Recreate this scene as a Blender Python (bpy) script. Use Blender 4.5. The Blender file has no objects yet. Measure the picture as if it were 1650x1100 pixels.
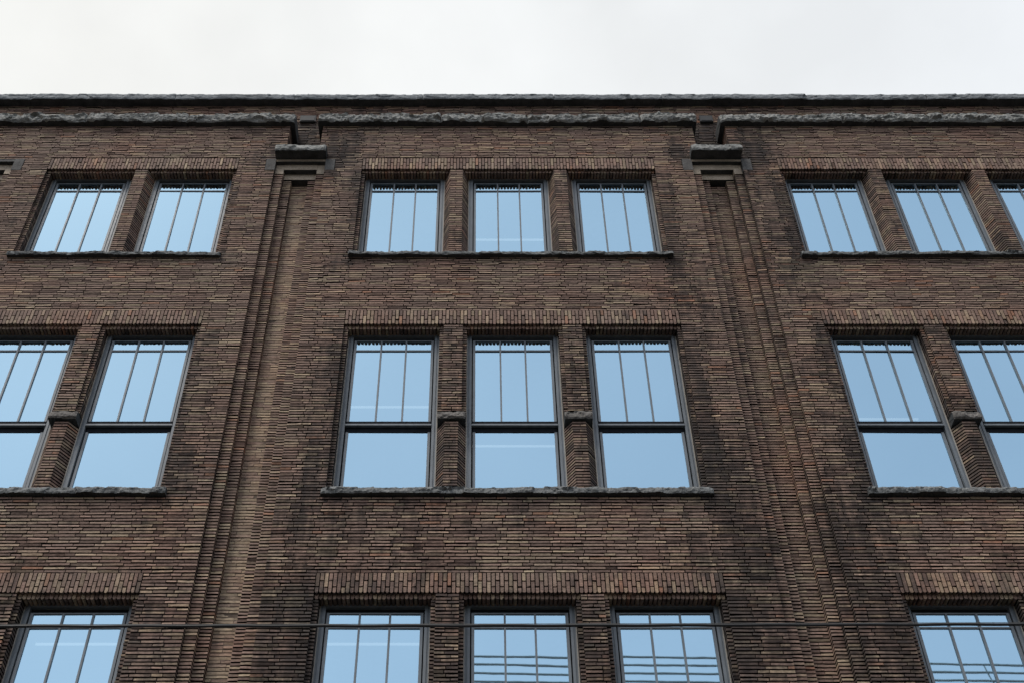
import bpy, math, random
from mathutils import Vector, noise
R = math.radians
S = bpy.context.scene
COL = S.collection
rnd = random.Random(7)

# ------------------------------------------------------------------ camera
PITCH = math.atan(2000 / 1960)
cam_d = bpy.data.cameras.new('camera')
cam_d.sensor_width = 36
cam_d.lens = 2000 / 1650 * 36
cam_d.shift_x = (825 - 773) / 1650
cam_d.clip_end = 2000
cam = bpy.data.objects.new('camera', cam_d)
cam.location = (0, -12, 1.6)
cam.rotation_euler = (R(90) + PITCH, 0, 0)
COL.objects.link(cam)
S.camera = cam

# ------------------------------------------------------------------ sky, sun, exposure
SUN_EL, SUN_AZ = R(60), R(-135)         # high behind thin overcast, over the viewer's left shoulder (azimuth from +Y towards +X)
w = bpy.data.worlds.new('World')
S.world = w
w.use_nodes = True
nt = w.node_tree
nt.nodes.clear()
def wn(t, **k):
    n = nt.nodes.new(t)
    for a, v in k.items():
        setattr(n, a, v)
    return n
out = wn('ShaderNodeOutputWorld')
bg = wn('ShaderNodeBackground')
bg.inputs[1].default_value = 0.15
sky = wn('ShaderNodeTexSky', sky_type='NISHITA', sun_disc=False, sun_elevation=SUN_EL, sun_rotation=SUN_AZ)
sky.air_density = 1.0
sky.dust_density = 1.2
sky.ozone_density = 1.6
tc = wn('ShaderNodeTexCoord')
# thin bright overcast covering the half of the sky where the sun stands
dot = wn('ShaderNodeVectorMath', operation='DOT_PRODUCT')
dot.inputs[1].default_value = Vector((-0.05, 0.93, 0.36)).normalized()
nt.links.new(tc.outputs['Generated'], dot.inputs[0])
nz = wn('ShaderNodeTexNoise')
nz.inputs['Scale'].default_value = 2.2
nz.inputs['Detail'].default_value = 4
nz.inputs['Roughness'].default_value = 0.5
nt.links.new(tc.outputs['Generated'], nz.inputs['Vector'])
ad = wn('ShaderNodeMath', operation='MULTIPLY_ADD')
nt.links.new(nz.outputs['Fac'], ad.inputs[0])
ad.inputs[1].default_value = 0.35
nt.links.new(dot.outputs['Value'], ad.inputs[2])
mr = wn('ShaderNodeMapRange', interpolation_type='SMOOTHSTEP')
nt.links.new(ad.outputs[0], mr.inputs[0])
mr.inputs[1].default_value = -0.15
mr.inputs[2].default_value = 0.75
mr.inputs[3].default_value = 0.70
mr.inputs[4].default_value = 1.0
cloud = wn('ShaderNodeMixRGB')
cloud.inputs[1].default_value = (3.82, 3.84, 3.76, 1)
cloud.inputs[2].default_value = (3.42, 3.56, 3.72, 1)
nz2 = wn('ShaderNodeVectorMath', operation='DOT_PRODUCT')
nz2.inputs[1].default_value = (1.3, 0, 0.2)
nt.links.new(tc.outputs['Generated'], nz2.inputs[0])
cr = wn('ShaderNodeMapRange')
nt.links.new(nz2.outputs['Value'], cr.inputs[0])
cr.inputs[1].default_value = -0.25
cr.inputs[2].default_value = 0.75
nt.links.new(cr.outputs[0], cloud.inputs[0])
nz3 = wn('ShaderNodeTexNoise')
nz3.inputs['Scale'].default_value = 7.0
nz3.inputs['Detail'].default_value = 5
nt.links.new(tc.outputs['Generated'], nz3.inputs['Vector'])
mot = wn('ShaderNodeMapRange')
nt.links.new(nz3.outputs['Fac'], mot.inputs[0])
mot.inputs[1].default_value = 0.3
mot.inputs[2].default_value = 0.7
mot.inputs[3].default_value = 0.945
mot.inputs[4].default_value = 1.045
clm = wn('ShaderNodeMixRGB', blend_type='MULTIPLY')
clm.inputs[0].default_value = 1.0
nt.links.new(cloud.outputs[0], clm.inputs[1])
nt.links.new(mot.outputs[0], clm.inputs[2])
mixs = wn('ShaderNodeMixRGB')
nt.links.new(mr.outputs[0], mixs.inputs[0])
nt.links.new(sky.outputs[0], mixs.inputs[1])
nt.links.new(clm.outputs[0], mixs.inputs[2])
# low sky dimmed: added stand-in for unseen buildings that block light
sep = wn('ShaderNodeSeparateXYZ')
nt.links.new(tc.outputs['Generated'], sep.inputs[0])
lo = wn('ShaderNodeMapRange', interpolation_type='SMOOTHSTEP')
nt.links.new(sep.outputs['Z'], lo.inputs[0])
lo.inputs[1].default_value = 0.0
lo.inputs[2].default_value = 0.38
lo.inputs[3].default_value = 0.08
lo.inputs[4].default_value = 1.0
low = wn('ShaderNodeMixRGB', blend_type='MULTIPLY')
low.inputs[0].default_value = 1.0
nt.links.new(mixs.outputs[0], low.inputs[1])
nt.links.new(lo.outputs[0], low.inputs[2])
nt.links.new(low.outputs[0], bg.inputs[0])
nt.links.new(bg.outputs[0], out.inputs[0])

sd = bpy.data.lights.new('sun', 'SUN')
sd.energy = 1.3
sd.angle = R(24)
sd.color = (1, 0.95, 0.89)
sun = bpy.data.objects.new('sun', sd)
dirv = Vector((math.sin(SUN_AZ) * math.cos(SUN_EL), math.cos(SUN_AZ) * math.cos(SUN_EL), math.sin(SUN_EL)))
sun.rotation_euler = dirv.to_track_quat('Z', 'Y').to_euler()
sun.location = (0, 0, 40)
COL.objects.link(sun)
S.view_settings.view_transform = 'Standard'
S.view_settings.look = 'None'
S.view_settings.exposure = 0.72
S.view_settings.gamma = 1.0

# ------------------------------------------------------------------ material helpers
class MT:
    def __init__(s, name):
        s.m = bpy.data.materials.new(name)
        s.m.use_nodes = True
        s.t = s.m.node_tree
        s.b = s.t.nodes['Principled BSDF']
        s.o = s.t.nodes['Material Output']
    def n(s, t, **k):
        n = s.t.nodes.new(t)
        for a, v in k.items():
            setattr(n, a, v)
        return n
    def l(s, a, b):
        s.t.links.new(a, b)
    def pos(s):
        return s.n('ShaderNodeNewGeometry').outputs['Position']
    def noise(s, scale, detail=4, rough=0.55, vec=None, stretch=None):
        n = s.n('ShaderNodeTexNoise')
        n.inputs['Scale'].default_value = scale
        n.inputs['Detail'].default_value = detail
        n.inputs['Roughness'].default_value = rough
        v = vec or s.pos()
        if stretch:
            m = s.n('ShaderNodeVectorMath', operation='MULTIPLY')
            s.l(v, m.inputs[0])
            m.inputs[1].default_value = stretch
            v = m.outputs[0]
        s.l(v, n.inputs['Vector'])
        return n.outputs['Fac']
    def ramp(s, src, stops, mode='LINEAR'):
        r = s.n('ShaderNodeValToRGB')
        r.color_ramp.interpolation = mode
        e = r.color_ramp.elements
        while len(e) < len(stops):
            e.new(0.5)
        for i, (p, c) in enumerate(stops):
            e[i].position = p
            e[i].color = (c if len(c) == 4 else (*c, 1)) if hasattr(c, '__len__') else (c, c, c, 1)
        s.l(src, r.inputs[0])
        return r.outputs[0]
    def mix(s, mode, fac, a, b):
        m = s.n('ShaderNodeMixRGB', blend_type=mode)
        for i, v in ((0, fac), (1, a), (2, b)):
            if hasattr(v, 'is_linked') or hasattr(v, 'links'):
                s.l(v, m.inputs[i])
            elif hasattr(v, '__len__'):
                m.inputs[i].default_value = (*v, 1)
            else:
                m.inputs[i].default_value = v
        return m.outputs[0]
    def math(s, op, a, b):
        m = s.n('ShaderNodeMath', operation=op)
        for i, v in ((0, a), (1, b)):
            if hasattr(v, 'links'):
                s.l(v, m.inputs[i])
            else:
                m.inputs[i].default_value = v
        return m.outputs[0]
    def attr(s, name):
        return s.n('ShaderNodeAttribute', attribute_name=name).outputs['Fac']
    def bump(s, h, strength, dist):
        b = s.n('ShaderNodeBump')
        b.inputs['Strength'].default_value = strength
        b.inputs['Distance'].default_value = dist
        s.l(h, b.inputs['Height'])
        s.l(b.outputs[0], s.b.inputs['Normal'])

def brick_material():
    M = MT('roman_brick')
    hue, tone, soot = M.attr('hue'), M.attr('tone'), M.attr('soot')
    col = M.ramp(hue, [(0.0, (0.190, 0.126, 0.100)), (0.35, (0.238, 0.157, 0.123)), (0.62, (0.270, 0.186, 0.141)),
                       (0.82, (0.312, 0.228, 0.160)), (0.96, (0.362, 0.275, 0.186)), (0.98, (0.290, 0.160, 0.108)), (1.0, (0.310, 0.170, 0.110))])
    # firing batches: broad redder and buffer patches
    col = M.mix('MULTIPLY', 1.0, col, M.ramp(M.noise(0.9, 4, 0.6, stretch=(1, 1, 1.6)), [(0.34, (0.93, 0.97, 0.97)), (0.5, (0.98, 0.97, 0.96)), (0.70, (1.10, 0.96, 0.90))]))
    br = M.ramp(tone, [(0, 0.92), (0.5, 1.14), (1, 1.36)])
    col = M.mix('MULTIPLY', 1.0, col, br)
    fine = M.noise(38, 5, 0.65, stretch=(0.5, 1, 1.5))
    col = M.mix('MULTIPLY', 1.0, col, M.ramp(fine, [(0.25, 0.45), (0.5, 1.0), (0.78, 1.4)]))
    # soot plus painted soffit shade: per-brick amount, broken up by streaky weathering
    streak = M.noise(2.4, 6, 0.62, stretch=(1.6, 1, 0.55))
    blot = M.noise(9, 5, 0.65)
    sm = M.math('ADD', soot, M.math('MULTIPLY', M.math('SUBTRACT', streak, 0.5), 1.5))
    run = M.noise(1.0, 4, 0.6, stretch=(9.0, 1, 0.45))
    sm = M.math('ADD', sm, M.math('MULTIPLY', M.math('SUBTRACT', blot, 0.5), 1.0))
    sm = M.math('ADD', sm, M.math('MULTIPLY', M.math('SUBTRACT', run, 0.5), 0.9))
    sf = M.ramp(sm, [(0.28, 0.0), (0.62, 0.64), (1.0, 0.88)])
    col = M.mix('MIX', sf, col, (0.030, 0.027, 0.026))
    M.l(col, M.b.inputs['Base Color'])
    M.b.inputs['Roughness'].default_value = 0.82
    M.b.inputs['Specular IOR Level'].default_value = 0.3
    M.bump(M.noise(60, 6, 0.7), 0.5, 0.006)
    return M.m

def mortar_material(name, c):
    M = MT(name)
    M.l(M.mix('MULTIPLY', 1.0, c, M.ramp(M.noise(7, 5, 0.7), [(0.3, 0.55), (0.75, 1.6)])), M.b.inputs['Base Color'])
    M.b.inputs['Roughness'].default_value = 0.95
    M.b.inputs['Specular IOR Level'].default_value = 0.1
    M.bump(M.noise(90, 4, 0.7), 0.6, 0.005)
    return M.m

def stone_material(name, dark, mid, light, sc=5.0):
    M = MT(name)
    c = M.ramp(M.noise(sc, 7, 0.68), [(0.28, dark), (0.5, mid), (0.74, light)])
    c = M.mix('MULTIPLY', 1.0, c, M.ramp(M.noise(55, 4, 0.7), [(0.3, 0.62), (0.55, 1.0), (0.78, 1.35)]))
    c = M.mix('MIX', M.ramp(M.noise(1.3, 5, 0.6), [(0.55, 0.0), (0.72, 0.5)]), c, (0.075, 0.08, 0.08))
    M.l(c, M.b.inputs['Base Color'])
    M.b.inputs['Roughness'].default_value = 0.88
    M.b.inputs['Specular IOR Level'].default_value = 0.25
    M.bump(M.noise(45, 7, 0.72), 0.8, 0.012)
    return M.m

def paint_material(name, c, rough):
    M = MT(name)
    M.l(M.mix('MULTIPLY', 1.0, c, M.ramp(M.noise(16, 5, 0.7, stretch=(1, 1, 0.25)), [(0.3, 0.78), (0.7, 1.18)])), M.b.inputs['Base Color'])
    M.l(M.ramp(M.noise(25, 4), [(0.3, rough - 0.08), (0.7, rough + 0.1)]), M.b.inputs['Roughness'])
    M.bump(M.noise(120, 3), 0.12, 0.002)
    return M.m

def plain(name, c, rough=0.8, sc=6):
    M = MT(name)
    M.l(M.mix('MULTIPLY', 1.0, c, M.ramp(M.noise(sc, 5, 0.6), [(0.3, 0.85), (0.7, 1.12)])), M.b.inputs['Base Color'])
    M.b.inputs['Roughness'].default_value = rough
    return M.m

def glass_material():
    M = MT('coated_window_glass')
    M.t.nodes.remove(M.b)
    gl = M.n('ShaderNodeBsdfGlossy')
    gl.inputs['Color'].default_value = (0.55, 0.81, 0.98, 1)
    gl.inputs['Roughness'].default_value = 0.012
    tr = M.n('ShaderNodeBsdfTransparent')
    tr.inputs['Color'].default_value = (0.62, 0.74, 0.78, 1)
    b = M.n('ShaderNodeBump')
    b.inputs['Strength'].default_value = 0.005
    b.inputs['Distance'].default_value = 0.02
    M.l(M.noise(3.0, 2, 0.4), b.inputs['Height'])
    M.l(b.outputs[0], gl.inputs['Normal'])
    lw = M.n('ShaderNodeLayerWeight')
    lw.inputs['Blend'].default_value = 0.5
    fac = M.n('ShaderNodeMapRange')
    M.l(lw.outputs['Fresnel'], fac.inputs[0])
    fac.inputs[1].default_value = 0.0
    fac.inputs[2].default_value = 1.0
    fac.inputs[3].default_value = 0.66
    fac.inputs[4].default_value = 1.0
    mx = M.n('ShaderNodeMixShader')
    M.l(fac.outputs[0], mx.inputs[0])
    M.l(tr.outputs[0], mx.inputs[1])
    M.l(gl.outputs[0], mx.inputs[2])
    M.l(mx.outputs[0], M.o.inputs[0])
    return M.m

MAT = {
    'brick': brick_material(),
    'mortar': mortar_material('sooty_mortar', (0.016, 0.0135, 0.012)),
    'greymortar': mortar_material('grey_mortar', (0.034, 0.029, 0.026)),
    'cleanmortar': mortar_material('clean_mortar', (0.150, 0.115, 0.090)),
    'granite': stone_material('rock_faced_granite', (0.14, 0.142, 0.134), (0.30, 0.30, 0.28), (0.46, 0.455, 0.425)),
    'sillstone': stone_material('dark_rock_faced_granite', (0.07, 0.072, 0.07), (0.19, 0.195, 0.19), (0.34, 0.345, 0.33), 11),
    'copingstone': stone_material('blue_grey_granite', (0.13, 0.14, 0.15), (0.25, 0.265, 0.275), (0.38, 0.395, 0.40)),
    'shadestone': stone_material('shaded_stone_bed', (0.035, 0.036, 0.036), (0.07, 0.072, 0.072), (0.12, 0.122, 0.12)),  # dark tone that paints shade onto stone undersides, beds and ends
    'capstone': stone_material('brown_rock_faced_stone', (0.09, 0.08, 0.072), (0.18, 0.165, 0.15), (0.29, 0.27, 0.25)),
    'sandstone': stone_material('tan_sandstone', (0.42, 0.335, 0.25), (0.56, 0.455, 0.345), (0.66, 0.55, 0.43), 7),
    'greystone': stone_material('smooth_grey_stone', (0.075, 0.071, 0.066), (0.132, 0.126, 0.119), (0.195, 0.188, 0.178)),
    'frame': paint_material('blue_grey_window_paint', (0.175, 0.197, 0.215), 0.45),
    'rail_shade': paint_material('dark_rail_and_shadow_gap', (0.02, 0.022, 0.026), 0.5),  # near-black rail face, also the shade painted into the track gaps
    'caulk': plain('pale_caulk', (0.42, 0.39, 0.34), 0.9),
    'glass': glass_material(),
    'plaster': plain('white_plaster', (0.62, 0.62, 0.60), 0.9),
    'carpet': plain('dark_carpet', (0.10, 0.10, 0.11), 0.95),
    'vent': plain('weathered_metal', (0.035, 0.035, 0.036), 0.7),
    'rubber': plain('black_cable_rubber', (0.014, 0.014, 0.015), 0.6),
    'steel': plain('dull_steel_wire', (0.10, 0.10, 0.095), 0.6),
    'timber': plain('weathered_timber', (0.12, 0.09, 0.07), 0.9, 9),
    'grey_cable': plain('grey_cable_jacket', (0.50, 0.54, 0.56), 0.7),
    'roof': plain('roof_felt', (0.06, 0.06, 0.062), 0.9),
    'asphalt': plain('asphalt', (0.018, 0.018, 0.019), 0.8, 40),
    'concrete': plain('pavement_concrete', (0.04, 0.039, 0.038), 0.9, 3),
    'line': plain('yellow_road_paint', (0.55, 0.40, 0.06), 0.8, 20),
}
for k_ in ('rail_shade',):
    b_ = MAT[k_].node_tree.nodes['Principled BSDF']
    b_.inputs['Specular IOR Level'].default_value = 0.05
    for l_ in list(b_.inputs['Roughness'].links):
        MAT[k_].node_tree.links.remove(l_)
    b_.inputs['Roughness'].default_value = 0.85
ML = MT('lamp_diffuser')
ML.b.inputs['Base Color'].default_value = (0.8, 0.8, 0.8, 1)
ML.b.inputs['Emission Color'].default_value = (1, 0.97, 0.92, 1)
ML.b.inputs['Emission Strength'].default_value = 0.26
MAT['lamp'] = ML.m

# ------------------------------------------------------------------ mesh helpers
class MB:
    def __init__(s, *mats):
        s.v, s.f, s.mi, s.a = [], [], [], []
        s.mats = list(mats)
        s.cur = (0.5, 0.5, 0.0)
    def idx(s, m):
        if m not in s.mats:
            s.mats.append(m)
        return s.mats.index(m)
    def face(s, vs, m):
        s.f.append(vs)
        s.mi.append(s.idx(m))
        s.a.append(s.cur)
    def box(s, x0, x1, y0, y1, z0, z1, m, bed=None):
        b = len(s.v)
        s.v += [(x0, y0, z0), (x1, y0, z0), (x1, y1, z0), (x0, y1, z0), (x0, y0, z1), (x1, y0, z1), (x1, y1, z1), (x0, y1, z1)]
        for k, q in enumerate(((0, 1, 5, 4), (1, 2, 6, 5), (2, 3, 7, 6), (3, 0, 4, 7), (4, 5, 6, 7), (3, 2, 1, 0))):
            s.face(tuple(b + i for i in q), (bed or m) if k > 3 else m)
    def prism(s, poly, z0, z1, m, bed=None):
        """poly: list of (x, y), counter-clockwise seen from above"""
        b, n = len(s.v), len(poly)
        s.v += [(x, y, z0) for x, y in poly] + [(x, y, z1) for x, y in poly]
        for i in range(n):
            j = (i + 1) % n
            s.face((b + i, b + j, b + n + j, b + n + i), m)
        s.face(tuple(b + n + i for i in range(n)), bed or m)
        s.face(tuple(b + n - 1 - i for i in range(n)), bed or m)
    def brick(s, x0, x1, y0, y1, z0, z1, soot, m='brick', bed='mortar', hue=(0, 1), tone=(0, 1), enddark=0.3):
        """one brick, front towards -Y, with uneven arrises; its beds take the dark mortar colour"""
        col = (rnd.uniform(*hue), rnd.uniform(*tone), soot)
        g = rnd.gauss
        yf = y0 + g(0, 0.0022)
        ty = g(0, 0.0018)
        tz = g(0, 0.0022)
        n = max(1, min(4, int((x1 - x0) / 0.06)))
        b = len(s.v)
        for i in range(n + 1):
            t = i / n
            x = x0 + (x1 - x0) * t
            x += g(0, 0.003) if 0 < i < n else g(0, 0.0012)
            ya = yf + ty * (t - 0.5) * 2
            e0, e1 = abs(g(0, 0.0013)), abs(g(0, 0.0013))
            s.v += [(x, ya + tz + abs(g(0, 0.0015)), z0 + e0), (x, ya - tz + abs(g(0, 0.0015)), z1 - e1), (x, y1, z1 - e1), (x, y1, z0 + e0)]
        s.cur = col
        for i in range(n):
            p, q = b + 4 * i, b + 4 * i + 4
            s.face((p, q, q + 1, p + 1), m)
            s.face((p + 1, q + 1, q + 2, p + 2), bed)  # dark bed colour paints the shade under each brick
            s.face((p + 3, q + 3, q, p), bed)
        s.cur = (col[0], col[1], col[2] + enddark)  # brick ends darker than the face
        e = b + 4 * n
        s.face((b, b + 1, b + 2, b + 3), m)
        s.face((e + 3, e + 2, e + 1, e), m)
        s.cur = (0.5, 0.5, 0)
    def vbrick(s, x0, x1, y0, y1, z0, z1, soot, c0=0.0, m='brick'):
        """brick standing on end; c0 rounds its lower corners"""
        s.cur = (rnd.random(), rnd.random(), soot)
        g = rnd.gauss
        y0 += g(0, 0.0028)
        c = max(0.002, c0 + g(0, 0.002))
        d = max(0.002, c0 + g(0, 0.002))
        z0 += abs(g(0, 0.0025))
        fr = [(x0, z1), (x0 + g(0, 0.0008), z0 + c * 1.5), (x0 + c, z0 + c * 0.2), ((x0 + x1) / 2, z0), (x1 - d, z0 + d * 0.2), (x1, z0 + d * 1.5), (x1, z1)]
        b, n = len(s.v), len(fr)
        t = g(0, 0.0022)
        s.v += [(x, y0 + (t if x > (x0 + x1) / 2 else -t), z) for x, z in fr] + [(x, y1, z) for x, z in fr]
        s.face(tuple(b + i for i in range(n)), m)
        s.cur = (s.cur[0], s.cur[1], soot + 0.35)  # sides and underside darkened: soffit shade painted through this attribute
        for i in range(n):
            j = (i + 1) % n
            s.face((b + j, b + i, b + n + i, b + n + j), m)
        s.cur = (0.5, 0.5, 0)
    def build(s, name, parent=None, label=None):
        me = bpy.data.meshes.new(name)
        me.from_pydata(s.v, [], s.f)
        for m in s.mats:
            me.materials.append(MAT[m])
        me.polygons.foreach_set('material_index', s.mi)
        for k, nm in enumerate(('hue', 'tone', 'soot')):
            at = me.attributes.new(nm, 'FLOAT', 'FACE')
            at.data.foreach_set('value', [a[k] for a in s.a])
        me.update()
        o = bpy.data.objects.new(name, me)
        COL.objects.link(o)
        if parent:
            o.parent = parent
        if label:
            o['label'] = label
        return o

def thing(name, label, cat, loc=(0, 0, 0), group=None):
    o = bpy.data.objects.new(name, None)
    o.empty_display_size = 0.3
    COL.objects.link(o)
    o.location = loc
    tag(o, label, cat, group)
    return o
def tag(o, label, cat, group=None):
    o['label'] = label
    o['category'] = cat
    if group:
        o['group'] = group
def struct(o):
    o['kind'] = 'structure'
    return o
def copy_part(src, parent, loc):
    c = src.copy()
    COL.objects.link(c)
    c.parent = parent
    c.location = loc
    for ch in list(src.children):
        d = ch.copy()
        COL.objects.link(d)
        d.parent = c
    return c

# ------------------------------------------------------------------ layout of the facade (metres; wall face of the bays at Y = 0)
P = 0.0468                 # brick course
J = 0.0165                 # bed joint
JH = 0.010                 # head joint
SLOT_H = 0.40              # half width of a recessed pilaster
SLOTS = [-7.94, -2.90, 3.835, 10.57]
BAYS = [(-7.54, -3.30, [-6.26, -4.60]), (-2.50, 3.435, [-1.20, 0.46, 2.12]), (4.235, 10.17, [5.52, 7.18, 8.84])]
HO, HI = 0.697, 0.642      # half widths of an opening: at the wall face, at the inner jamb
STEP = 0.05                # depth of the outer jamb
# floor: sill bottom, sill top, soffit of inner ring, bottom of flat arch, top of flat arch, frame depth
FLOORS = {
    'top': (15.612, 15.702, 17.755, 17.800, 18.092, 0.180),
    'middle': (11.142, 11.250, 14.136, 14.190, 14.470, 0.175),
    'lower': (6.690, 6.798, 9.685, 9.740, 10.018, 0.185),
}
ZBASE, ZBAY, ZCOP = 5.2, 19.0, 20.12
YPAR = 0.35                # parapet plane behind the bays
XL, XR = -12.0, 14.0

def fbm(x, y, z, o=4):
    return noise.fractal(Vector((x, y, z)), 1.0, 2.0, o)

def soot_at(x, z):
    """old city grime: heavier on the strips beside the pilasters, washed paler on the spandrels"""
    s = 0.05 + 0.27 * fbm(x * 0.55, z * 0.35, 1.7)
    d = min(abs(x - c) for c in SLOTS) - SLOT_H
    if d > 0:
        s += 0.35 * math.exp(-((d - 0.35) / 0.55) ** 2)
    for sb, st, zr, zb, zt, yf in FLOORS.values():
        for x0, x1, ws in BAYS:
            a, b = ws[0] - HO, ws[-1] + HO
            # dark run-off at the ends of each sill
            for e, sg in ((a - 0.06, -1), (b + 0.06, 1)):
                dx, dz = (x - e) * sg, sb - z
                if -0.25 < dx < 0.7 and -0.35 < dz < 1.1:
                    s += 0.45 * math.exp(-((dx - 0.02) / 0.15) ** 2 - ((dz - 0.04) / 0.20) ** 2)
                if -0.1 < dx < 0.28 and sb < z < zb:
                    s += 0.30 * math.exp(-(dx / 0.13) ** 2)
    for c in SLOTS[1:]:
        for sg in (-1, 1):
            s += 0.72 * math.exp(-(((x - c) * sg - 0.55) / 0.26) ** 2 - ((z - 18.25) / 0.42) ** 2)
    if x < -3.3:
        s -= 0.17
    if x > 3.5:
        s += 0.04
    s += max(0, min(0.20, (12.4 - z) * 0.07))
    s -= max(0, min(0.16, (z - 14) * 0.035))
    return max(-0.5, min(0.85, s))

def fill_courses(mb, x0, x1, z0, z1, yf, yb, holes=(), L=0.252, sootf=soot_at, extra=0.0, mat='brick', bed='mortar'):
    """lay bricks over a rectangle, leaving the holes out"""
    k0, k1 = math.floor(z0 / P), math.ceil(z1 / P)
    for k in range(k0, k1):
        a, b = max(z0, k * P), min(z1, (k + 1) * P)
        if b - a < 0.02:
            continue
        # course split vertically where a hole edge cuts it: use its middle
        zm = (a + b) / 2
        spans = [(x0, x1)]
        for hx0, hx1, hz0, hz1 in holes:
            if hz0 < zm < hz1:
                ns = []
                for p, q in spans:
                    if hx1 <= p or hx0 >= q:
                        ns.append((p, q))
                    else:
                        if hx0 > p:
                            ns.append((p, hx0))
                        if hx1 < q:
                            ns.append((hx1, q))
                spans = ns
        # two stretchers and a header, the next course shifted by half that period
        per = 2.5 * L
        off = (0.5 * per if k % 2 else 0.0) + rnd.uniform(-0.04, 0.04)
        for p, q in spans:
            if q - p < 0.03:
                continue
            n0 = math.floor((p - off) / per)
            cuts = []
            t = off + n0 * per
            while t < q + per:
                cuts += [t + rnd.gauss(0, 0.004), t + L + rnd.gauss(0, 0.005), t + 2 * L + rnd.gauss(0, 0.004)]
                t += per
            cuts = [p] + [c for c in cuts if p + 0.065 < c < q - 0.065] + [q]
            for x, e in zip(cuts, cuts[1:]):
                mb.brick(x + JH / 2, e - JH / 2, yf, yb, a + J / 2, b - J / 2, sootf((x + e) / 2, zm) + extra + rnd.gauss(0, 0.065), mat, bed)

def mortar_cells(mb, x0, x1, z0, z1, y0, y1, holes, m='mortar'):
    g = 0.012
    hs = [(a - g, b + g, c - g, d + g) for a, b, c, d in holes]
    xs = sorted({x0, x1, *[min(max(v, x0), x1) for h in hs for v in h[:2]]})
    zs = sorted({z0, z1, *[min(max(v, z0), z1) for h in hs for v in h[2:]]})
    for j in range(len(zs) - 1):
        run = None
        for i in range(len(xs) - 1):
            cx, cz = (xs[i] + xs[i + 1]) / 2, (zs[j] + zs[j + 1]) / 2
            solid = not any(a < cx < b and c < cz < d for a, b, c, d in hs)
            if solid and run is None:
                run = xs[i]
            if (not solid or i == len(xs) - 2) and run is not None:
                mb.box(run, xs[i + 1] if solid else xs[i], y0, y1, zs[j], zs[j + 1], m)
                run = None

def rock(mb, x0, x1, y0, y1, z0, z1, m, rough=0.03, cell=0.045, ends=(True, True), seed=0.0, bulge=0.6):
    """a rock-faced stone: split face towards -Y, shade painted dark on beds and ends"""
    cell *= 0.62
    nx = max(2, int((x1 - x0) / cell))
    nzc = max(4, int((z1 - z0) / 0.024))
    b = len(mb.v)
    fs = 3.6                                   # chips per metre
    def chip(x, z, sc):
        d_, p_ = noise.voronoi(Vector((x * sc + seed, z * sc * 1.5, seed * 0.37)))
        q = p_[0]
        h = noise.cell_vector(q * 7.31)
        return (h[0] - 0.5) * 0.9 + (h[1] - 0.5) * 1.9 * (x * sc + seed - q[0]) + (h[2] - 0.62) * 2.4 * (z * sc * 1.5 - q[1])
    for j in range(nzc + 1):
        v = j / nzc
        for i in range(nx + 1):
            u = i / nx
            x = x0 + (x1 - x0) * u
            z = z0 + (z1 - z0) * v
            if 0 < i < nx:
                x += rnd.uniform(-0.25, 0.25) * cell
            if 0 < j < nzc:
                z += rnd.uniform(-0.25, 0.25) * (z1 - z0) / nzc
            sm = fbm(x * 16 + seed, 9.0, z * 24)
            d = rough * (0.75 * chip(x, z, fs) + 0.30 * chip(x + 3.3, z, fs * 2.6) + 0.36 * sm) + rough * bulge * math.sin(math.pi * v ** 0.55)
            if j == nzc:
                d = min(max(d, -0.5 * rough), 0.4 * rough) - 0.5 * rough
                z += rnd.gauss(0, 0.0016)
            if j == 0:
                z += abs(rnd.gauss(0, 0.003))
                d = max(min(d, 0.8 * rough), -0.4 * rough)
            if (i == 0 and ends[0]) or (i == nx and ends[1]):
                d -= 0.45 * rough
                x += rough * 0.25 * sm * (1 if i == 0 else -1)
            mb.v.append((x, y0 - d, z))
    w_ = nx + 1
    for j in range(nzc):
        for i in range(nx):
            p = b + j * w_ + i
            if (i + j) % 2:
                mb.face((p, p + 1, p + w_ + 1), m)
                mb.face((p, p + w_ + 1, p + w_), m)
            else:
                mb.face((p, p + 1, p + w_), m)
                mb.face((p + 1, p + w_ + 1, p + w_), m)
    # back edge
    c = len(mb.v)
    for zz in (z0, z1):
        for i in range(nx + 1):
            mb.v.append((x0 + (x1 - x0) * i / nx, y1, zz))
    top = b + nzc * w_
    for i in range(nx):
        mb.face((c + i, c + i + 1, b + i + 1, b + i), 'shadestone')  # underside shade painted into the stone colour, top bed and ends alike
        mb.face((top + i, top + i + 1, c + w_ + i + 1, c + w_ + i), 'shadestone')
    # ends
    mb.face(tuple([c] + [b + j * w_ for j in range(nzc + 1)] + [c + w_]), 'shadestone')
    mb.face(tuple([c + w_ + nx] + [b + j * w_ + nx for j in range(nzc, -1, -1)] + [c + nx]), 'shadestone')

def rock_run(name, x0, x1, y0, y1, z0, z1, m, lens, parent, rough=0.03, label=None, bulge=0.6):
    mb = MB(m)
    x, i = x0, 0
    while x < x1 - 0.01:
        e = x + lens[i % len(lens)]
        if x1 - e < 0.5:
            e = x1
        dz = rnd.uniform(-0.006, 0.006) if (x1 - x0) > 6 else 0
        rock(mb, x + (0.004 if i else 0), e - (0.004 if e < x1 else 0), y0 + rnd.uniform(-0.006, 0.006), y1, z0, z1 + dz, m, rough, seed=rnd.uniform(0, 90), bulge=bulge)
        x, i = e, i + 1
    return mb.build(name, parent, label)

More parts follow.
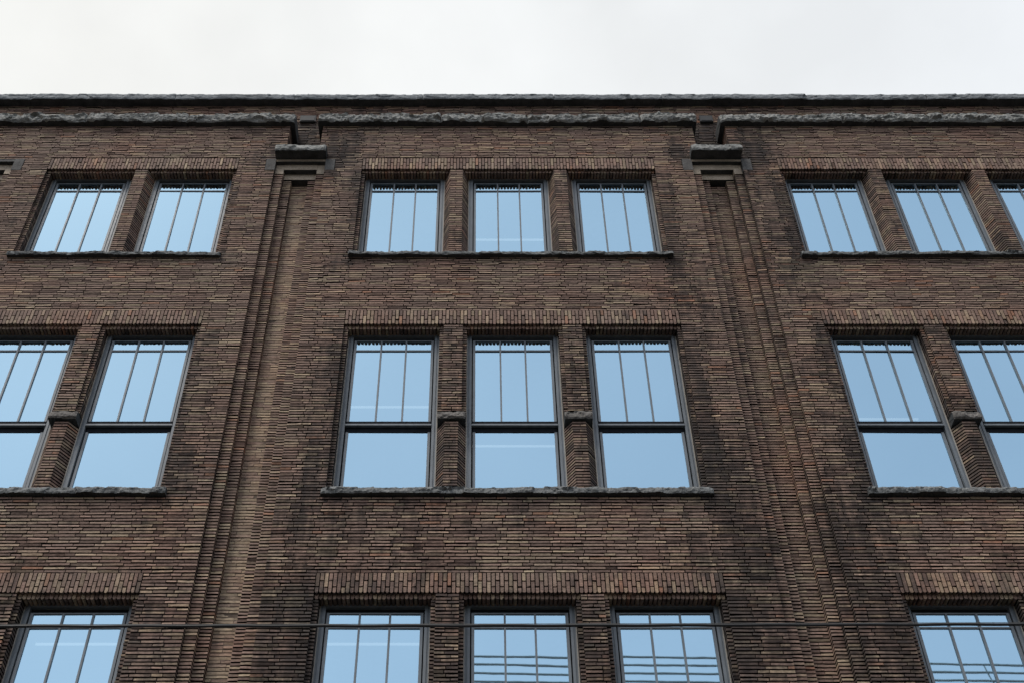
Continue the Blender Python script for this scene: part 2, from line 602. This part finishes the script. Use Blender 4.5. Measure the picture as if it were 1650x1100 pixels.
# ------------------------------------------------------------------ ground
g = MB('asphalt'); g.box(-300, 300, -300, 300, -0.5, 0.0, 'asphalt')
struct(g.build('road'))
g = MB('concrete'); g.box(-60, 60, -3.6, 0.6, 0.004, 0.14, 'concrete'); g.box(-60, 60, -3.75, -3.604, 0.004, 0.145, 'concrete')
struct(g.build('pavement'))
g = MB('concrete'); g.box(-60, 60, -17.5, -11.2, 0.004, 0.14, 'concrete'); g.box(-60, 60, -11.196, -11.05, 0.004, 0.145, 'concrete')
struct(g.build('far_pavement'))
g = MB('line'); g.box(-60, 60, -7.55, -7.43, 0.002, 0.006, 'line'); g.box(-60, 60, -7.30, -7.18, 0.002, 0.006, 'line')
struct(g.build('road_marking'))

# ------------------------------------------------------------------ the building
B = thing('brick_building', 'old soot-darkened brown brick building with rows of blue-reflecting sash windows and rough stone trim', 'building')

# masses behind the facade
mb = MB('mortar')
mb.box(XL, XL + 0.35, 0.30, 16, 0.0, ZCOP, 'brick'); mb.box(XR - 0.35, XR, 0.30, 16, 0.0, ZCOP, 'brick'); mb.box(XL + 0.35, XR - 0.35, 15.65, 16, 0, ZCOP, 'brick')
mb.build('side_wall', B)
mb = MB('roof'); mb.box(XL + 0.36, XR - 0.36, 0.75, 15.6, 19.2, 19.45, 'roof'); mb.build('roof', B)
mb = MB('greystone'); mb.box(XL, XR, -0.06, 0.33, 0.14, ZBASE - 0.30, 'greystone'); mb.box(XL, XR, -0.13, 0.33, ZBASE - 0.298, ZBASE, 'greystone')
mb.build('stone_base', B)
# interior: slabs, ceilings, back wall, plaster reveals of the windows
mb = MB('plaster')
for z0, z1 in ((5.4, 5.75), (10.10, 10.40), (14.55, 14.85)):
    mb.box(XL + 0.36, XR - 0.36, 0.40, 7.0, z0, z1 - 0.02, 'plaster')
    mb.box(XL + 0.36, XR - 0.36, 0.40, 7.0, z1 - 0.018, z1, 'carpet')
mb.box(XL + 0.36, XR - 0.36, 0.40, 7.0, 18.30, 18.5, 'plaster')
mb.box(XL + 0.36, XR - 0.36, 7.004, 7.2, 5.4, 18.5, 'plaster')
for x0, x1, ws in BAYS:
    for sb, st, zr, zb, zt, yf in FLOORS.values():
        for c in ws:
            mb.box(c - 0.83, c - 0.645, 0.42, 0.80, sb + 0.1, zt + 0.06, 'plaster')
            mb.box(c + 0.645, c + 0.83, 0.42, 0.80, sb + 0.1, zt + 0.06, 'plaster')
mb.build('interior_wall', B)

# bay walls
ends = [(XL, SLOTS[0] - SLOT_H, [])] + BAYS + [(SLOTS[3] + SLOT_H, XR, [])]
for bi, (x0, x1, ws) in enumerate(ends):
    mo = 'greymortar' if bi < 2 else 'mortar'
    mb = MB('brick', mo)
    holes = []
    if ws:
        a, b = ws[0] - HO, ws[-1] + HO
        for sb, st, zr, zb, zt, yf in FLOORS.values():
            holes.append((a, b, st - 0.001, zt))
            holes.append((a - 0.055, b + 0.055, sb, st))
    # the corner above each pilaster steps back from the slot: gap between neighbouring bay tops
    gl = bi in (2, 3, 4)
    gr = bi in (1, 2, 3)
    xa = x0 - 0.13 if gl else x0
    xb = x1 + 0.13 if gr else x1
    xa2 = x0 if bi != 1 else SLOTS[0] - SLOT_H
    # lintel ends are let into the wall on both sides of a pilaster
    lint = []
    for c in SLOTS:
        lint.append((c - 0.56, c + 0.56, 17.77, 18.068))
    fill_courses(mb, x0, x1, ZBASE, 18.068, 0.0, 0.105, holes + lint, bed=mo)
    mortar_cells(mb, x0 + 0.012, x1 - 0.012, ZBASE, 18.068, 0.018 if bi < 2 else 0.030, 0.34, holes, mo)
    if bi in (0, 1):
        # over the leftmost pilaster the wall runs through
        if bi == 0:
            pass
        else:
            fill_courses(mb, SLOTS[0] - SLOT_H, xb, 18.068, ZBAY, 0.0, 0.34, [h for h in holes if h[3] > 18.0], bed=mo)
            mortar_cells(mb, SLOTS[0] - SLOT_H, xb - 0.012, 18.068, ZBAY, 0.030, 0.33, [h for h in holes if h[3] > 18.0])
        if bi == 0:
            fill_courses(mb, x0, x1, 18.068, ZBAY, 0.0, 0.34)
            mortar_cells(mb, x0, x1, 18.068, ZBAY, 0.030, 0.33, [])
    else:
        # the bay top: starts at the slot edge and, above the capital block, overlaps the slot a little
        fill_courses(mb, xa, xb, 18.068, ZBAY, 0.0, 0.34, [h for h in holes if h[3] > 18.0])
        mortar_cells(mb, xa + 0.012, xb - 0.012, 18.068, ZBAY, 0.030, 0.33, [h for h in holes if h[3] > 18.0])
    # inner jamb strips beside the outermost windows of each row
    if ws:
        for sb, st, zr, zb, zt, yf in FLOORS.values():
            for e, sg in ((ws[0] - HO, 1), (ws[-1] + HO, -1)):
                q0, q1 = sorted((e - sg * 0.02, e + sg * (HO - HI)))
                k = math.floor(st / P)
                while k * P < zr:
                    za, zc = max(st, k * P) + J / 2, min(zr, (k + 1) * P) - J / 2
                    if zc - za > 0.012:
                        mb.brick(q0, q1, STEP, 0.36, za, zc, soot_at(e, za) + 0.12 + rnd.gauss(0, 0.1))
                    k += 1
                q0, q1 = sorted((e - sg * 0.02, e + sg * (HO - HI - 0.012)))
                mb.box(q0, q1, STEP + 0.012, 0.37, st, zr, 'mortar')
    mb.build('bay_wall', B)

# parapet behind the bays and its coping
mb = MB('brick', 'mortar')
fill_courses(mb, XL, XR, 18.2, ZCOP, YPAR, YPAR + 0.1, sootf=lambda x, z: soot_at(x, 19.6) + (0.95 if min(abs(x - c) for c in SLOTS[1:]) < 0.4 and z < 19.62 else 0.0))
mb.box(XL, XR, YPAR + 0.028, YPAR + 0.36, 17.6, ZCOP, 'mortar')
mb.build('parapet', B)
rock_run('coping', XL - 0.1, XR + 0.1, YPAR - 0.14, YPAR + 0.45, ZCOP + 0.002, ZCOP + 0.172, 'copingstone', (2.3, 1.9, 2.55, 2.1, 2.25), B, 0.019)
# bay cornices
for a, b in ((XL, -3.10), (-2.705, 3.635), (4.03, 10.245), (10.90, XR)):
    rock_run('bay_cornice', a, b, -0.085, YPAR - 0.003, ZBAY + 0.002, ZBAY + 0.245, 'granite', (2.05, 1.45, 1.9, 1.7), B, 0.052)
# vent blocks in the gaps between the bay tops
for a, b in ((-3.115, -2.84), (3.815, 4.04), (10.50, 10.76)):
    mb = MB('vent'); mb.box(a, b, YPAR - 0.045, YPAR + 0.1, 19.59, 19.76, 'vent')
    mb.box(a + 0.02, b - 0.02, YPAR - 0.052, YPAR - 0.044, 19.61, 19.74, 'vent'); mb.build('vent', B)

# recessed pilasters: two brick steps on each side of a deep centre strip
for si, c in enumerate(SLOTS):
    mb = MB('brick', 'mortar', 'cleanmortar')
    light = si == 1
    ex = (-0.42 if light else -0.12)
    zt1, zt2 = 17.763, 17.726
    cm = 'cleanmortar' if light else 'mortar'
    k = math.floor(ZBASE / P)
    while k * P < zt1:
        za, zc = max(ZBASE, k * P) + J / 2, min(zt1, (k + 1) * P) - J / 2
        zm = (za + zc) / 2
        if zc - za > 0.012:
            for sg in (-1, 1):
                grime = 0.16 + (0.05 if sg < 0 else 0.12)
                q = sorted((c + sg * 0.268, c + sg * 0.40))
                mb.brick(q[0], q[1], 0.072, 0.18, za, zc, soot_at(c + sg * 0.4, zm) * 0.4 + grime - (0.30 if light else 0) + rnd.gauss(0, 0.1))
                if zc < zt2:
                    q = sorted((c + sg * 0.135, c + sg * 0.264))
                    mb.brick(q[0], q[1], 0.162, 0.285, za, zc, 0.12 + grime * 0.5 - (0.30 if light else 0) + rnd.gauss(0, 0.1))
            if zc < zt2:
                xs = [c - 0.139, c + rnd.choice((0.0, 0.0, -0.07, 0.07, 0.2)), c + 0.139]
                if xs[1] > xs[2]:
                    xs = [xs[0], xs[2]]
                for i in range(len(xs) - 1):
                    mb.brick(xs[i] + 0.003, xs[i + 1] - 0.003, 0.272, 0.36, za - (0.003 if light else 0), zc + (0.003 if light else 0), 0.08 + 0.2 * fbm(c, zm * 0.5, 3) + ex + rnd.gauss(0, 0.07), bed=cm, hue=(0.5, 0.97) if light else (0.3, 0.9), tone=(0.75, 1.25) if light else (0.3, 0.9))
        k += 1
    for sg in (-1, 1):
        q = sorted((c + sg * 0.279, c + sg * 0.395)); mb.box(q[0], q[1], 0.098, 0.30, ZBASE, zt1, 'mortar')
        q = sorted((c + sg * 0.147, c + sg * 0.275)); mb.box(q[0], q[1], 0.187, 0.32, ZBASE, zt2, 'mortar')
    mb.box(c - 0.139, c + 0.139, 0.279 if light else 0.292, 0.40, ZBASE, zt2, cm)
    mb.build('recessed_pilaster', B)
    # stepped stone lintel closing the recess
    mb = MB('sandstone', 'greystone')
    for sg in (-1, 1):
        q = sorted((c + sg * 0.402, c + sg * 0.556)); mb.box(q[0], q[1], -0.006, 0.2, 17.774, 18.064, 'greystone')
        q = sorted((c + sg * 0.268, c + sg * 0.398)); mb.box(q[0], q[1], 0.072, 0.34, zt1 + 0.003, 18.0, 'sandstone')
    mb.box(c - 0.40, c + 0.40, 0.003, 0.34, 18.007, 18.064, 'greystone' if si == 0 else 'sandstone', 'shadestone')
    mb.box(c - 0.266, c + 0.266, 0.070, 0.34, 17.871, 18.005, 'sandstone', 'shadestone')  # dark bed colour paints the lintel's soffit shade
    mb.box(c - 0.262, c + 0.262, 0.162, 0.345, zt2 + 0.002, 17.869, 'sandstone', 'shadestone')
    mb.build('stone_lintel', B)
    if si:
        mb = MB('granite')
        rock(mb, c - 0.412, c + 0.412, -0.178, YPAR - 0.003, 18.072, 18.235, 'granite', 0.028, seed=si * 7.0)
        mb.build('capital_block', B)

# rows of windows: sill, flat arch, piers
def soldier(mb, x0, x1, z0, z1):
    n = round((x1 - x0) / 0.0505)
    p = (x1 - x0) / n
    h = z1 - z0
    for i in range(n):
        a, b = x0 + i * p + 0.0062, x0 + (i + 1) * p - 0.0062
        if rnd.random() < 0.04:
            cuts = [0, 1]
        else:
            cuts = [0, (0.58 if i % 2 else 0.29) + rnd.uniform(-0.02, 0.02), 1]
        so = soot_at((a + b) / 2, z0 - 0.2) * 0.7 + 0.12
        for j in range(len(cuts) - 1):
            mb.vbrick(a, b, -0.003, 0.10, z0 + h * cuts[j] + (0.007 if j else 0), z0 + h * cuts[j + 1] - 0.007, so + rnd.gauss(0, 0.1), 0.009 if j == 0 else 0.002)
    mb.box(x0 + 0.01, x1 - 0.01, 0.020, 0.33, z0 + 0.022, z1 - 0.002, 'mortar')

def pier_square(mb, c, z0, z1, yf):
    k = math.floor(z0 / P)
    while k * P < z1:
        za, zc = max(z0, k * P) + J / 2, min(z1, (k + 1) * P) - J / 2
        if zc - za > 0.012:
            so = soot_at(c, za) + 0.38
            m = c + rnd.choice((-0.06, 0.0, 0.05, 0.08, -0.02))
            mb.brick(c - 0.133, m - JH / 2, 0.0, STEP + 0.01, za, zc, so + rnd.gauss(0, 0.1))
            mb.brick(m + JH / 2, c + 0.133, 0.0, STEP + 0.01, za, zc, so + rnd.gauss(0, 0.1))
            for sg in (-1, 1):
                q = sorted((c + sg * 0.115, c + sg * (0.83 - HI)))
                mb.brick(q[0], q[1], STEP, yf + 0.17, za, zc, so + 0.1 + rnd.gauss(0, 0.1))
        k += 1
    mb.box(c - 0.117, c + 0.117, 0.024, 0.1, z0, z1, 'mortar')
    mb.box(c - 0.170, c + 0.170, STEP + 0.022, yf + 0.16, z0, z1, 'mortar')

def pier_chamfer(mb, c, z0, z1, yf, y0, hf):
    hb = 0.83 - HI
    k = math.floor(z0 / P)
    while k * P < z1:
        za, zc = max(z0, k * P) + J / 2, min(z1, (k + 1) * P) - J / 2
        if zc - za > 0.012:
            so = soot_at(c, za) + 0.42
            dy, dx = rnd.gauss(0, 0.002), rnd.gauss(0, 0.0015)
            yb = yf + 0.01
            m = c + (rnd.uniform(-0.02, 0.02) if k % 2 else hf + 1)
            f = y0 + dy
            def pr(poly, e):
                mb.cur = (rnd.random(), rnd.random(), so + e + rnd.gauss(0, 0.1))
                mb.prism(poly, za + abs(rnd.gauss(0, 0.0015)), zc - abs(rnd.gauss(0, 0.0015)), 'brick', 'mortar')
                mb.cur = (0.5, 0.5, 0)
            if m < c + hf:
                pr([(c - hf + dx, f), (m - 0.004, f), (m - 0.004, f + 0.1), (c - hf + dx, f + 0.1)], 0)
                pr([(m + 0.004, f), (c + hf + dx, f), (c + hf + dx, f + 0.1), (m + 0.004, f + 0.1)], 0)
            else:
                pr([(c - hf + dx, f), (c + hf + dx, f), (c + hf + dx, f + 0.1), (c - hf + dx, f + 0.1)], 0)
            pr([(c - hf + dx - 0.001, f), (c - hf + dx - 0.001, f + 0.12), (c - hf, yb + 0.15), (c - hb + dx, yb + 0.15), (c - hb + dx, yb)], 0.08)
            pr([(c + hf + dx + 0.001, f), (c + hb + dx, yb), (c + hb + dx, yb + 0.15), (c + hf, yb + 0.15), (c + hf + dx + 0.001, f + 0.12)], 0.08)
        k += 1
    q = 0.019
    mb.prism([(c - hf + 0.004, y0 + q), (c + hf - 0.004, y0 + q), (c + hb - q, yf + 0.02), (c + hb - q, yf + 0.17), (c - hb + q, yf + 0.17), (c - hb + q, yf + 0.02)], z0, z1, 'mortar')

for x0, x1, ws in BAYS:
    a, b = ws[0] - HO, ws[-1] + HO
    for fl, (sb, st, zr, zb, zt, yf) in FLOORS.items():
        mb = MB('sillstone')
        rock(mb, a - 0.053, b + 0.053, -0.064, yf + 0.2, sb + 0.003, st - 0.003, 'sillstone', 0.032, cell=0.032, seed=x0 + sb, bulge=0.2)
        mb.build('stone_sill', B)
        mb = MB('brick', 'mortar')
        soldier(mb, a, b, zb, zt)
        for c in ws:
            n = 27
            p = 2 * HO / n
            for i in range(n):
                q0, q1 = c - HO + i * p + 0.005, c - HO + (i + 1) * p - 0.005
                mb.vbrick(q0, q1, STEP, yf + 0.17, zr, zb + 0.08, soot_at(c, zr) * 0.4 + rnd.gauss(0, 0.1), 0.010)
            mb.box(c - HO, c + HO, STEP + 0.03, yf + 0.16, zr + 0.024, zb + 0.08, 'mortar')
        mb.build('flat_arch', B)
        for i in range(len(ws) - 1):
            c = (ws[i] + ws[i + 1]) / 2
            mb = MB('brick', 'mortar')
            if fl == 'top':
                pier_chamfer(mb, c, st, zb - 0.004, yf, 0.0, 0.098)
                mb.build('window_pier', B)
            else:
                zc0, zc1 = st + 1.165, st + 1.305
                pier_chamfer(mb, c, st, zc0, yf, 0.028, 0.088)
                pier_square(mb, c, zc1, zb - 0.004, yf)
                o = mb.build('window_pier', B)
                mb = MB('capstone')
                rock(mb, c - 0.183, c + 0.183, -0.005, yf + 0.1, zc0 + 0.003, zc1 - 0.003, 'capstone', 0.026, cell=0.035, seed=c * 3 + sb)
                mb.build('pier_cap', o)

# windows -------------------------------------------------------------
FW = 0.630                 # half width of a frame
def ring(mb, w, z0, z1, t, y0, y1, m, bottom=True, tb=None):
    """rectangular frame; w half width, t member width"""
    mb.box(-w, -w + t, y0, y1, z0, z1, m)
    mb.box(w - t, w, y0, y1, z0, z1, m)
    mb.box(-w + t, w - t, y0, y1, z1 - t if tb is None else z1 - tb, z1, m)
    if bottom:
        mb.box(-w + t, w - t, y0, y1, z0, z0 + t, m)

def make_window(h, double, yf):
    """origin: middle of the frame's foot, frame face at y = yf"""
    mb = MB('frame', 'caulk', 'rail_shade')
    # outer casing, a track behind it painted dark as a shadow gap, then the sash stiles
    for sg in (-1, 1):
        q = sorted((sg * FW, sg * (FW - 0.026))); mb.box(q[0], q[1], yf + 0.010, yf + 0.16, 0, h + 0.03, 'frame')
        q = sorted((sg * (FW - 0.0262), sg * (FW - 0.060))); mb.box(q[0], q[1], yf, yf + 0.16, 0, h + 0.03, 'frame')
        q = sorted((sg * (FW - 0.0602), sg * (FW - 0.076))); mb.box(q[0], q[1], yf + 0.055, yf + 0.16, 0, h + 0.03, 'rail_shade')
        q = sorted((sg * FW, sg * (FW + 0.0125))); mb.box(q[0], q[1], yf + 0.004, yf + 0.1, 0.0, h, 'caulk')
    w_ = FW - 0.0602
    mb.box(-w_, w_, yf, yf + 0.16, h - 0.014, h + 0.03, 'frame')
    mb.box(-w_, w_, yf + 0.062, yf + 0.16, h - 0.082, h - 0.0142, 'rail_shade')  # head track coloured near-black to paint its shadow gap
    mb.box(-w_, w_, yf + 0.012, yf + 0.16, -0.02, 0.03, 'frame')
    win = mb.build('window', B)
    zs = h - 0.0825          # head of the sash
    sw = FW - 0.0762
    def muntins(z0, z1, y, parent):
        mm = MB('frame')
        zt = h - 0.118 - 0.160
        gw = sw - 0.033
        for sg in (-1, 1):
            mm.box(sg * gw / 3 - 0.0115, sg * gw / 3 + 0.0115, y - 0.018, y + 0.004, z0, z1, 'frame')
        for p, q in ((-gw, -gw / 3 - 0.0116), (-gw / 3 + 0.0116, gw / 3 - 0.0116), (gw / 3 + 0.0116, gw)):
            mm.box(p, q, y - 0.014, y + 0.004, zt - 0.010, zt + 0.010, 'frame')
        mm.build('muntin_grid', parent)
    def pane(z0, z1, y, parent):
        g_ = MB('glass')
        ww = sw - 0.026
        hh = (z1 - z0) / 2
        g_.v += [(-ww, 0, -hh), (ww, 0, -hh), (ww, 0, hh), (-ww, 0, hh)]
        g_.face((0, 1, 2, 3), 'glass')
        o_ = g_.build('pane', parent)
        o_.location = (0, y, (z0 + z1) / 2)
    if double:
        zm = 1.115
        mb = MB('frame', 'rail_shade')
        yu = yf + 0.012
        ring(mb, sw, zm + 0.170, zs, 0.033, yu, yu + 0.045, 'frame', bottom=False, tb=0.016)
        mb.box(-sw, sw, yu - 0.004, yu + 0.06, zm + 0.112, zm + 0.1698, 'rail_shade')
        mb.box(-sw - 0.012, sw + 0.012, yu - 0.024, yu + 0.075, zm + 0.086, zm + 0.1118, 'frame')
        mb.build('upper_sash', win)
        pane(zm + 0.160, zs - 0.012, yu + 0.016, win)
        muntins(zm + 0.1699, zs - 0.0161, yu + 0.014, win)
        mb = MB('frame', 'rail_shade')
        yl = yf + 0.030
        mb.box(-sw + 0.002, sw - 0.002, yl + 0.006, yl + 0.04, zm + 0.002, zm + 0.0855, 'rail_shade')  # near-black recess, shade painted below the lip
        mb.box(-sw + 0.002, -sw + 0.036, yl, yl + 0.03, 0.031, zm + 0.0015, 'frame')
        mb.box(sw - 0.036, sw - 0.002, yl, yl + 0.03, 0.031, zm + 0.0015, 'frame')
        mb.box(-sw + 0.0362, sw - 0.0362, yl, yl + 0.03, 0.031, 0.06, 'frame')
        mb.build('lower_sash', win)
        pane(0.05, zm + 0.012, yl + 0.014, win)
    else:
        mb = MB('frame')
        yu = yf + 0.012
        ring(mb, sw, 0.031, zs, 0.033, yu, yu + 0.045, 'frame', tb=0.016)
        mb.build('sash', win)
        pane(0.05, zs - 0.012, yu + 0.016, win)
        muntins(0.0641, zs - 0.0161, yu + 0.014, win)
    return win

for fl, (sb, st, zr, zb, zt, yf) in FLOORS.items():
    first = None
    for x0, x1, ws in BAYS:
        for c in ws:
            if first is None:
                first = make_window(zr - st, fl != 'top', yf)
                first.location = (c, 0, st)
            else:
                cp = copy_part(first, B, (c, 0, st))
                for ch in cp.children:      # old glass never sits quite true
                    if ch.name.startswith('pane'):
                        ch.rotation_euler = (R(rnd.gauss(0, 0.10)), R(rnd.gauss(0, 0.1)), R(rnd.gauss(0, 0.15)))

# ------------------------------------------------------------------ lamps inside, seen faintly through the glass
def lamp(c, y, z, half, label):
    t = thing('linear_lamp', label, 'ceiling lamp', (c, y, z), 'linear lamps hung inside the windows')
    m = MB('plaster'); m.box(-half, half, -0.04, 0.04, 0.03, 0.075, 'vent'); m.build('housing', t)
    m = MB('lamp'); m.box(-half + 0.01, half - 0.01, -0.018, 0.018, 0.012, 0.029, 'lamp'); m.build('diffuser', t)
    for sg in (-1, 1):
        m = MB('steel'); m.box(sg * half * 0.8 - 0.003, sg * half * 0.8 + 0.003, -0.003, 0.003, 0.0755, 0.2, 'steel'); m.build('suspension_wire', t)
LAMPS = [
    (0.50, 1.70, 18.05, 0.78, 'white linear lamp faintly seen inside the middle window of the top central row'),
    (2.30, 2.15, 18.02, 0.85, 'white linear lamp faintly seen inside the right window of the top central row'),
    (-1.28, 1.85, 14.30, 0.80, 'white linear lamp faintly seen in the upper sash of the left window, middle central row'),
    (0.52, 2.75, 14.30, 0.85, 'white linear lamp faintly seen in the lower sash of the middle window, middle central row'),
    (5.90, 2.10, 14.28, 0.80, 'white linear lamp faintly seen in the first tall window right of the right pilaster'),
    (-4.85, 1.45, 9.95, 0.70, 'white linear lamp faintly seen inside the lowest window at bottom left'),
    (-1.25, 1.45, 9.95, 0.72, 'white linear lamp faintly seen inside the left window of the lowest central row'),
]
for a in LAMPS:
    lamp(*a)

# ------------------------------------------------------------------ cables
def tube(mb, pts, r, m, n=8):
    b = len(mb.v)
    for i, p in enumerate(pts):
        d = (Vector(pts[min(i + 1, len(pts) - 1)]) - Vector(pts[max(i - 1, 0)])).normalized()
        u = d.cross(Vector((0, 0, 1))).normalized()
        v = u.cross(d)
        for k in range(n):
            t = 2 * math.pi * k / n
            q = Vector(p) + u * (r * math.cos(t)) + v * (r * math.sin(t))
            mb.v.append(tuple(q))
    for i in range(len(pts) - 1):
        for k in range(n):
            l = (k + 1) % n
            mb.face((b + i * n + k, b + i * n + l, b + (i + 1) * n + l, b + (i + 1) * n + k), m)

t = thing('overhead_cable', 'black twisted overhead cable stretched level across the street in front of the lowest windows', 'cable', (0, -4.0, 6.74))
mb = MB('rubber')
N = 700
def cz(x):
    return 0.0022 * x + 0.0002 * x * x
pts = [(-34 + 68 * i / N, 0.002 * math.cos(i * 0.9), cz(-34 + 68 * i / N) - 0.004 + 0.0012 * math.sin(i * 0.9)) for i in range(N + 1)]
tube(mb, pts, 0.0108, 'rubber', 6)
mb.build('insulated_core', t)
mb = MB('steel')
pts = [(-34 + 68 * i / 60, 0.0, cz(-34 + 68 * i / 60) + 0.0118) for i in range(61)]
tube(mb, pts, 0.0024, 'steel', 6)
mb.build('messenger_wire', t)

# four cables high over the near side of the street: only their reflections show, in the lowest windows
REFL = [((1.0, 1054.5), 'uppermost'), ((2.0, 1067.5), 'second from the top'), ((3.0, 1081.0), 'third from the top'), ((4.0, 1094.5), 'lowest')]
f_, cx_, cy_ = 2000.0, 773.0, 550.0
ct, stn = math.cos(PITCH), math.sin(PITCH)
def ray(x, y, Y):
    u = (cy_ - y) / f_
    fy, fz = ct - u * stn, stn + u * ct
    tt = (12 + Y) / fy
    return (x - cx_) / f_ * tt, 1.6 + fz * tt
YW = 16.0                 # they run behind the viewer's pavement
ends_ = []
for i, ((k, yy), pos) in enumerate(REFL):
    xa, za = ray(728, yy - 1.0, YW + 0.40)
    xb, zb_ = ray(1500, yy + 10.5, YW + 0.40)
    sl = (zb_ - za) / (xb - xa)
    ends_.append((xa, za))
    o_ = thing('street_cable', 'pale grey street cable, ' + pos + ' of the four mirrored in the lowest windows', 'cable', (xa, -YW, za), 'street cables mirrored in the lowest windows')
    mb = MB('grey_cable')
    pts = [(0.5 * j, 0.0, sl * 0.5 * j + 0.008 * math.sin(j * 0.40 + 1.3 * i)) for j in range(100)]
    tube(mb, pts, 0.030, 'grey_cable', 8)
    mb.build('cable_jacket', o_)
    if i == 0:
        mb = MB('grey_cable')
        xd, zd = ray(1590, 1072, YW + 0.40)
        zo = sl * (xd - xa)
        tube(mb, [(xd - xa, 0.0, zo), (xd - xa + 0.05, 0.002, zo - 0.30), (xd - xa + 0.14, 0.002, zo - 0.62)], 0.016, 'grey_cable', 6)
        mb.build('dropper', o_)
px, pz = ends_[0]
t = thing('utility_pole', 'brown timber utility pole that carries the mirrored street cables', 'pole', (px - 0.16, -YW, 0))
mb = MB('timber')
mb.prism([(0.14 * math.cos(2 * math.pi * k / 14), 0.14 * math.sin(2 * math.pi * k / 14)) for k in range(14)], 0.0, pz + 0.35, 'timber')
mb.build('pole_shaft', t)
for x_, z_ in ends_:
    mb = MB('vent')
    mb.prism([(0.165 + 0.035 * math.cos(2 * math.pi * k / 10), 0.035 * math.sin(2 * math.pi * k / 10)) for k in range(10)], z_ - 0.05, z_ + 0.05, 'vent')
    mb.build('insulator', t)
